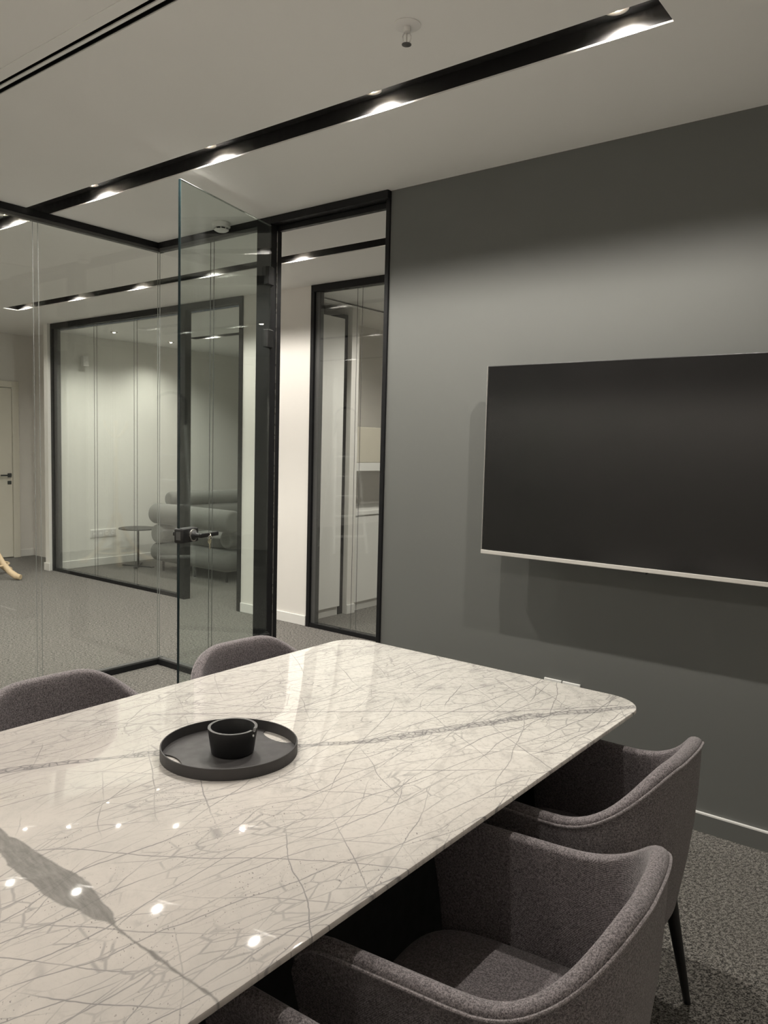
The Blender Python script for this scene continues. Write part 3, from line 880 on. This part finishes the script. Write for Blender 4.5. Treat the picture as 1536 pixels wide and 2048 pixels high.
def make_chair():
    """tub armchair facing +x in local space, origin on the floor under the seat"""
    root = thing('armchair', '', 'chair')
    rim = chair_rim()
    n = len(rim)
    th = 0.017                       # half thickness of the shell
    norms = []
    for i in range(n):
        a = rim[max(0, i - 1)]; b = rim[min(n - 1, i + 1)]
        d = Vector((b[0] - a[0], b[1] - a[1])).normalized()
        norms.append(Vector((d.y, -d.x)))       # points outwards for this winding
    # check the winding: middle of the back must point to -u
    if norms[n // 2].x > 0:
        norms = [-q for q in norms]
    bm = bmnew()
    loops = []
    zb = 0.355
    for i, (u, v, z) in enumerate(rim):
        nn = norms[i]
        bu = u * (0.84 if u < 0 else 0.80); bv = v * 0.84
        loop = []
        def at(k, off, dz=0.0):      # k: 0 bottom .. 1 top
            kk = k
            bulge = 0.012 * math.sin(PI * kk)
            pu = bu + (u - bu) * kk; pv = bv + (v - bv) * kk
            pz = zb + (z - zb) * kk + dz
            return Vector((pu + nn.x * (off + bulge), pv + nn.y * (off + bulge), pz))
        for k in (0.0, 0.12, 0.3, 0.5, 0.7, 0.85, 0.95, 0.985):
            loop.append(at(k, th))
        for a in (30, 60, 90, 120, 150):
            aa = math.radians(a)
            loop.append(at(0.985, th * math.cos(aa), 0.011 * math.sin(aa)))
        for k in (0.985, 0.95, 0.85, 0.7, 0.5, 0.3, 0.12, 0.0):
            loop.append(at(k, -th))
        loops.append([bm.verts.new(p) for p in loop])
    L_ = len(loops[0])
    for a, b in zip(loops, loops[1:]):
        for j in range(L_):
            bm.faces.new((a[j], a[(j + 1) % L_], b[(j + 1) % L_], b[j]))
    for lp in (loops[0], loops[-1]):
        # close the arm fronts with a strip between outer and inner face
        for j in range(L_ // 2):
            q = [lp[j], lp[j + 1], lp[L_ - 2 - j], lp[L_ - 1 - j]]
            q = list(dict.fromkeys(q))
            if len(q) >= 3:
                try:
                    bm.faces.new(q)
                except ValueError:
                    pass
    sh = obj('shell', bm, 'chair', root, smooth=True, auto=1.0)
    # piping that follows the outer edge of the rim
    pp = []
    for i, (u, v, z) in enumerate(rim):
        nn = norms[i]
        pp.append((u + nn.x * (th + 0.0022), v + nn.y * (th + 0.0022), z - 0.0085))
    bm = bmnew(); tube(bm, pp[2:-2], 0.0034, 8)
    obj('piping', bm, 'piping', sh, smooth=True)
    # seat cushion
    bm = bmnew()
    rr_ = []
    for sc_, z in ((0.90, 0.362), (0.965, 0.372), (0.985, 0.400), (0.985, 0.430), (0.965, 0.450), (0.90, 0.459), (0.70, 0.464)):
        ring = []
        for k in range(48):
            a = 2 * PI * k / 48
            c, s = math.cos(a), math.sin(a)
            e = 2 / 4.0
            ring.append(bm.verts.new((0.045 + 0.238 * sc_ * math.copysign(abs(c) ** e, c), 0.217 * sc_ * math.copysign(abs(s) ** e, s), z)))
        rr_.append(ring)
    for a, b in zip(rr_, rr_[1:]):
        for k in range(48):
            bm.faces.new((a[k], a[(k + 1) % 48], b[(k + 1) % 48], b[k]))
    bm.faces.new(rr_[0][::-1]); bm.faces.new(rr_[-1])
    obj('seat_cushion', bm, 'chair', root, smooth=True, auto=1.2)
    obj('seat_frame', bevel(boxbm(-0.16, 0.235, -0.195, 0.195, 0.325, 0.3545), 0.006, 2), 'legs', root)
    for (ax, ay, bx_, by) in ((0.20, 0.185, 0.235, 0.235), (0.20, -0.185, 0.235, -0.235), (-0.15, 0.175, -0.205, 0.255), (-0.15, -0.175, -0.205, -0.255)):
        bm = bmnew()
        lo_, hi_ = [], []
        for q in range(12):
            a = 2 * PI * q / 12
            lo_.append(bm.verts.new((bx_ + 0.0095 * math.cos(a), by + 0.0095 * math.sin(a), 0.0)))
            hi_.append(bm.verts.new((ax + 0.021 * math.cos(a), ay + 0.021 * math.sin(a), 0.40 if ax < 0 else 0.352)))
        for q in range(12):
            bm.faces.new((lo_[q], lo_[(q + 1) % 12], hi_[(q + 1) % 12], hi_[q]))
        bm.faces.new(lo_[::-1]); bm.faces.new(hi_)
        obj('leg', bm, 'legs', root, smooth=True)
    return root

CH0 = make_chair()
spots = [
    (3.770, -1.957, PI + 0.116, 'mauve-grey upholstered armchair nearest the camera with its seat in view'),
    (3.636, -1.310, PI + 0.004, 'mauve-grey upholstered armchair in front of the grey wall by the far right table corner'),
    (3.790, -2.665, PI + 0.05, 'mauve-grey armchair at the bottom edge, only a dark arm showing beside the marble'),
    (2.436, -2.008, 0.0 - 0.035, 'mauve-grey armchair back at the left picture edge behind the marble table'),
    (2.518, -1.334, 0.0 - 0.058, 'mauve-grey armchair back behind the table in front of the glass door'),
]
for i, (x, y, a, lab) in enumerate(spots):
    o = CH0 if i == 0 else copy_tree(CH0)
    o.location = (x, y, 0)
    o.rotation_euler = (0, 0, a)
    tag(o, lab, 'chair', 'armchairs around the marble table')

# ------------------------------------------------------------------ lounge furniture
def roll(p0, p1, r, edge=0.035, n=28):
    """upholstered bolster between two points with rounded ends"""
    a, b = Vector(p0), Vector(p1)
    d = (b - a).normalized()
    ln = (b - a).length
    pts, rad = [], []
    for q in (0, 15, 35, 60, 90):
        w = math.radians(q)
        pts.append(a + d * (edge * (1 - math.sin(w)) if q < 90 else edge) if False else a + d * edge * (1 - math.cos(w)))
        rad.append(r - edge * (1 - math.sin(w)))
    m_ = 6
    for i in range(1, m_):
        pts.append(a + d * (edge + (ln - 2 * edge) * i / m_)); rad.append(r)
    for q in (90, 60, 35, 15, 0):
        w = math.radians(q)
        pts.append(b - d * edge * (1 - math.cos(w)))
        rad.append(r - edge * (1 - math.sin(w)))
    bm = bmnew(); tube(bm, pts, rad, n)
    return bm
sf = thing('sofa', 'grey sofa built from stacked bolster rolls inside the lounge', 'sofa', (-3.32, 2.27, 0))
# local x runs along the arm (towards the right), local y along the back
SL = 1.95
obj('arm_bolster', roll((0.0, 0.10, 0.672), (1.38, 0.10, 0.672), 0.122), 'sofa', sf, smooth=True, auto=1.2)
obj('arm_bolster', roll((0.0, SL - 0.10, 0.672), (1.38, SL - 0.10, 0.672), 0.122), 'sofa', sf, smooth=True, auto=1.2)
obj('back_bolster', roll((0.11, 0.02, 0.442), (0.11, SL, 0.442), 0.112), 'sofa', sf, smooth=True, auto=1.2)
obj('back_bolster', roll((0.11, 0.225, 0.672), (0.11, SL - 0.225, 0.672), 0.10), 'sofa', sf, smooth=True, auto=1.2)
obj('back_bolster', roll((0.10, 0.20, 0.838), (0.10, SL - 0.20, 0.838), 0.088), 'sofa', sf, smooth=True, auto=1.2)
obj('front_bolster', roll((1.20, 0.13, 0.462), (1.20, SL - 0.13, 0.462), 0.105), 'sofa', sf, smooth=True, auto=1.2)
bm = boxbm(0.245, 1.075, 0.16, SL - 0.16, 0.345, 0.455); bevel(bm, 0.045, 4)
obj('seat_cushion', bm, 'sofa', sf, smooth=True, auto=1.2)
bm = boxbm(-0.04, 1.36, 0.0, SL, 0.115, 0.338); bevel(bm, 0.108, 6)
obj('seat_base', bm, 'sofa', sf, smooth=True, auto=1.2)
for x, y in ((0.12, 0.12), (0.72, 0.10), (1.24, 0.12), (0.12, SL - 0.12), (1.24, SL - 0.12)):
    bm = bmnew(); tube(bm, [(x, y, 0.0), (x, y, 0.13)], 0.014, 10)
    obj('leg', bm, 'legs', sf, smooth=True)

st = thing('side_table', 'round dark side table on a flat crossed foot next to the sofa', 'side table', (-3.66, 2.36, 0))
bm = bmnew(); solid_lathe(bm, [(0.215, 0.455), (0.225, 0.458), (0.225, 0.467), (0.220, 0.470)], 48)
obj('top', bm, 'blackplastic', st, smooth=True, auto=0.5)
bm = bmnew(); tube(bm, [(0, 0, 0.022), (0, 0, 0.4548)], 0.014, 14)
obj('stem', bm, 'blackplastic', st, smooth=True)
for a in (0.35, -0.75):
    obj('foot_bar', bevel(boxbm(-0.215, 0.215, -0.022, 0.022, 0.0 if a > 0 else 0.0105, 0.010 if a > 0 else 0.020), 0.002, 1), 'blackplastic', st, rot=(0, 0, a))

# bentwood coat stand at the left picture edge (only one foot in view)
cs = thing('coat_stand', 'pale bentwood stand with curved legs on the carpet at far left', 'coat stand', (-4.05, 0.72, 0))
for k in range(4):
    a = math.radians(28 + 90 * k)
    c, s = math.cos(a), math.sin(a)
    prof_ = [(0.03, 0.62), (0.07, 0.46), (0.14, 0.30), (0.22, 0.17), (0.30, 0.085), (0.37, 0.042), (0.425, 0.034)]
    bm = bmnew(); tube(bm, [(r * c, r * s, z) for r, z in prof_], [0.020, 0.022, 0.026, 0.029, 0.032, 0.034, 0.028], 12)
    obj('leg', bm, 'wood', cs, smooth=True, auto=1.2)
bm = bmnew(); tube(bm, [(0, 0, 0.40), (0, 0, 1.75)], 0.022, 14)
obj('pole', bm, 'wood', cs, smooth=True, auto=1.2)
bm = bmnew(); tube(bm, [(0.235 * math.cos(2 * PI * i / 32), 0.235 * math.sin(2 * PI * i / 32), 0.15) for i in range(32)], 0.012, 10, True)
obj('ring', bm, 'wood', cs, smooth=True)
for k in range(4):
    a = math.radians(28 + 90 * k); c, s = math.cos(a), math.sin(a)
    bm = bmnew(); tube(bm, [(0.02 * c, 0.02 * s, 1.55), (0.07 * c, 0.07 * s, 1.60), (0.12 * c, 0.12 * s, 1.68), (0.13 * c, 0.13 * s, 1.75)], 0.013, 10)
    obj('hook', bm, 'wood', cs, smooth=True, auto=1.2)

# ------------------------------------------------------------------ office behind the narrow front
of = thing('tall_cabinet', 'tall white cupboard just inside the narrow office glass front', 'cabinet', (-0.12, 1.655, 0))
obj('body', boxbm(-0.55, -0.0205, 0.0, 0.36, 0.08, 2.62), 'white2', of)
obj('door', bevel(boxbm(-0.020, -0.001, 0.003, 0.357, 0.082, 2.615), 0.002, 1), 'white2', of)
obj('plinth', boxbm(-0.55, -0.03, 0.003, 0.357, 0.0, 0.0795), 'white2', of)
pil = tag(obj('wall_pier', boxbm(-0.65, -0.10, 2.085, 2.185, 0, 2.74), 'white'), 'narrow white wall pier between the office cupboards', 'wall', kind='structure')
gp = tag(obj('gap_shade', boxbm(-0.65, -0.150, 2.0165, 2.0845, 0, 2.66), 'black'), 'black strip painted for the shade in the gap between tall cupboard and pier', 'trim', kind='structure')  # solid black fill carries the shade of the gap
base('baseboard_pier', (-0.0995, -0.088, 2.08, 2.19, 0, 0.085), 'white2', 'white baseboard of the narrow pier in the office')
lc = thing('low_cabinet', 'low white sideboard with worktop inside the office', 'cabinet', (-0.12, 2.19, 0))
obj('body', boxbm(-0.55, -0.0205, 0.0, 1.9, 0.08, 0.885), 'white2', lc)
for k in range(4):
    obj('door', bevel(boxbm(-0.020, -0.001, 0.003 + k * 0.475, 0.472 + k * 0.475, 0.082, 0.872), 0.002, 1), 'white2', lc)
obj('plinth', boxbm(-0.55, -0.03, 0.0, 1.9, 0.0, 0.0795), 'white2', lc)
obj('worktop', bevel(boxbm(-0.56, 0.008, 0.001, 1.91, 0.8855, 0.925), 0.003, 1), 'white2', lc)
wall('wall_office_side', (-0.75, -0.685, 1.66, 6.2, 0, 2.74), 'white', 'white office wall behind sideboard and overhead cupboard')
oc = thing('overhead_cabinet', 'beige overhead cupboard on a white ledge above the office sideboard', 'cabinet', (-0.12, 2.20, 1.29))
obj('ledge', bevel(boxbm(-0.555, 0.0, 0.0, 1.9, 0.0, 0.075), 0.002, 1), 'white2', oc)
obj('body', boxbm(-0.555, -0.021, 0.0, 1.9, 0.0755, 0.40), 'beige', oc)
for k in range(4):
    obj('door', bevel(boxbm(-0.0205, -0.002, 0.003 + k * 0.475, 0.472 + k * 0.475, 0.078, 0.398), 0.002, 1), 'beige', oc)

# ------------------------------------------------------------------ step ladder in the open space left of the glass (seen as reflection)
ld_ = thing('step_ladder', 'aluminium step ladder with arched top rail mirrored in the glass fronts', 'ladder', (-3.0, -2.35, 0), math.radians(35))
for s in (-1, 1):
    bm = bmnew(); box(bm, -0.03, 0.03, -0.012, 0.012, 0, 1.76)
    obj('stile', bm, 'alu', ld_, (0.42, 0.24 * s, 0), (math.radians(3.0) * s, math.radians(-14), 0))
    bm = bmnew(); box(bm, -0.02, 0.02, -0.010, 0.010, 0, 1.55)
    obj('rear_leg', bm, 'alu', ld_, (-0.42, 0.27 * s, 0), (math.radians(3.5) * s, math.radians(15), 0))
for k in range(5):
    z = 0.24 + 0.28 * k
    q = z / 1.7
    x = 0.42 - 0.42 * q
    hw = 0.228 - 0.09 * q
    obj('tread', bevel(boxbm(x - 0.05, x + 0.05, -hw, hw, z - 0.015, z + 0.012), 0.003, 1), 'alu', ld_)
bm = bmnew()
tube(bm, [(0.01, -0.155, 1.66), (0.0, -0.16, 1.95)] + [(0.0, -0.16 * math.cos(PI * i / 12), 1.95 + 0.12 * math.sin(PI * i / 12)) for i in range(1, 12)] + [(0.0, 0.16, 1.95), (0.01, 0.155, 1.66)], 0.016, 10)
tag(obj('top_rail', bm, 'blackplastic', ld_, smooth=True), 'dark arched top rail')
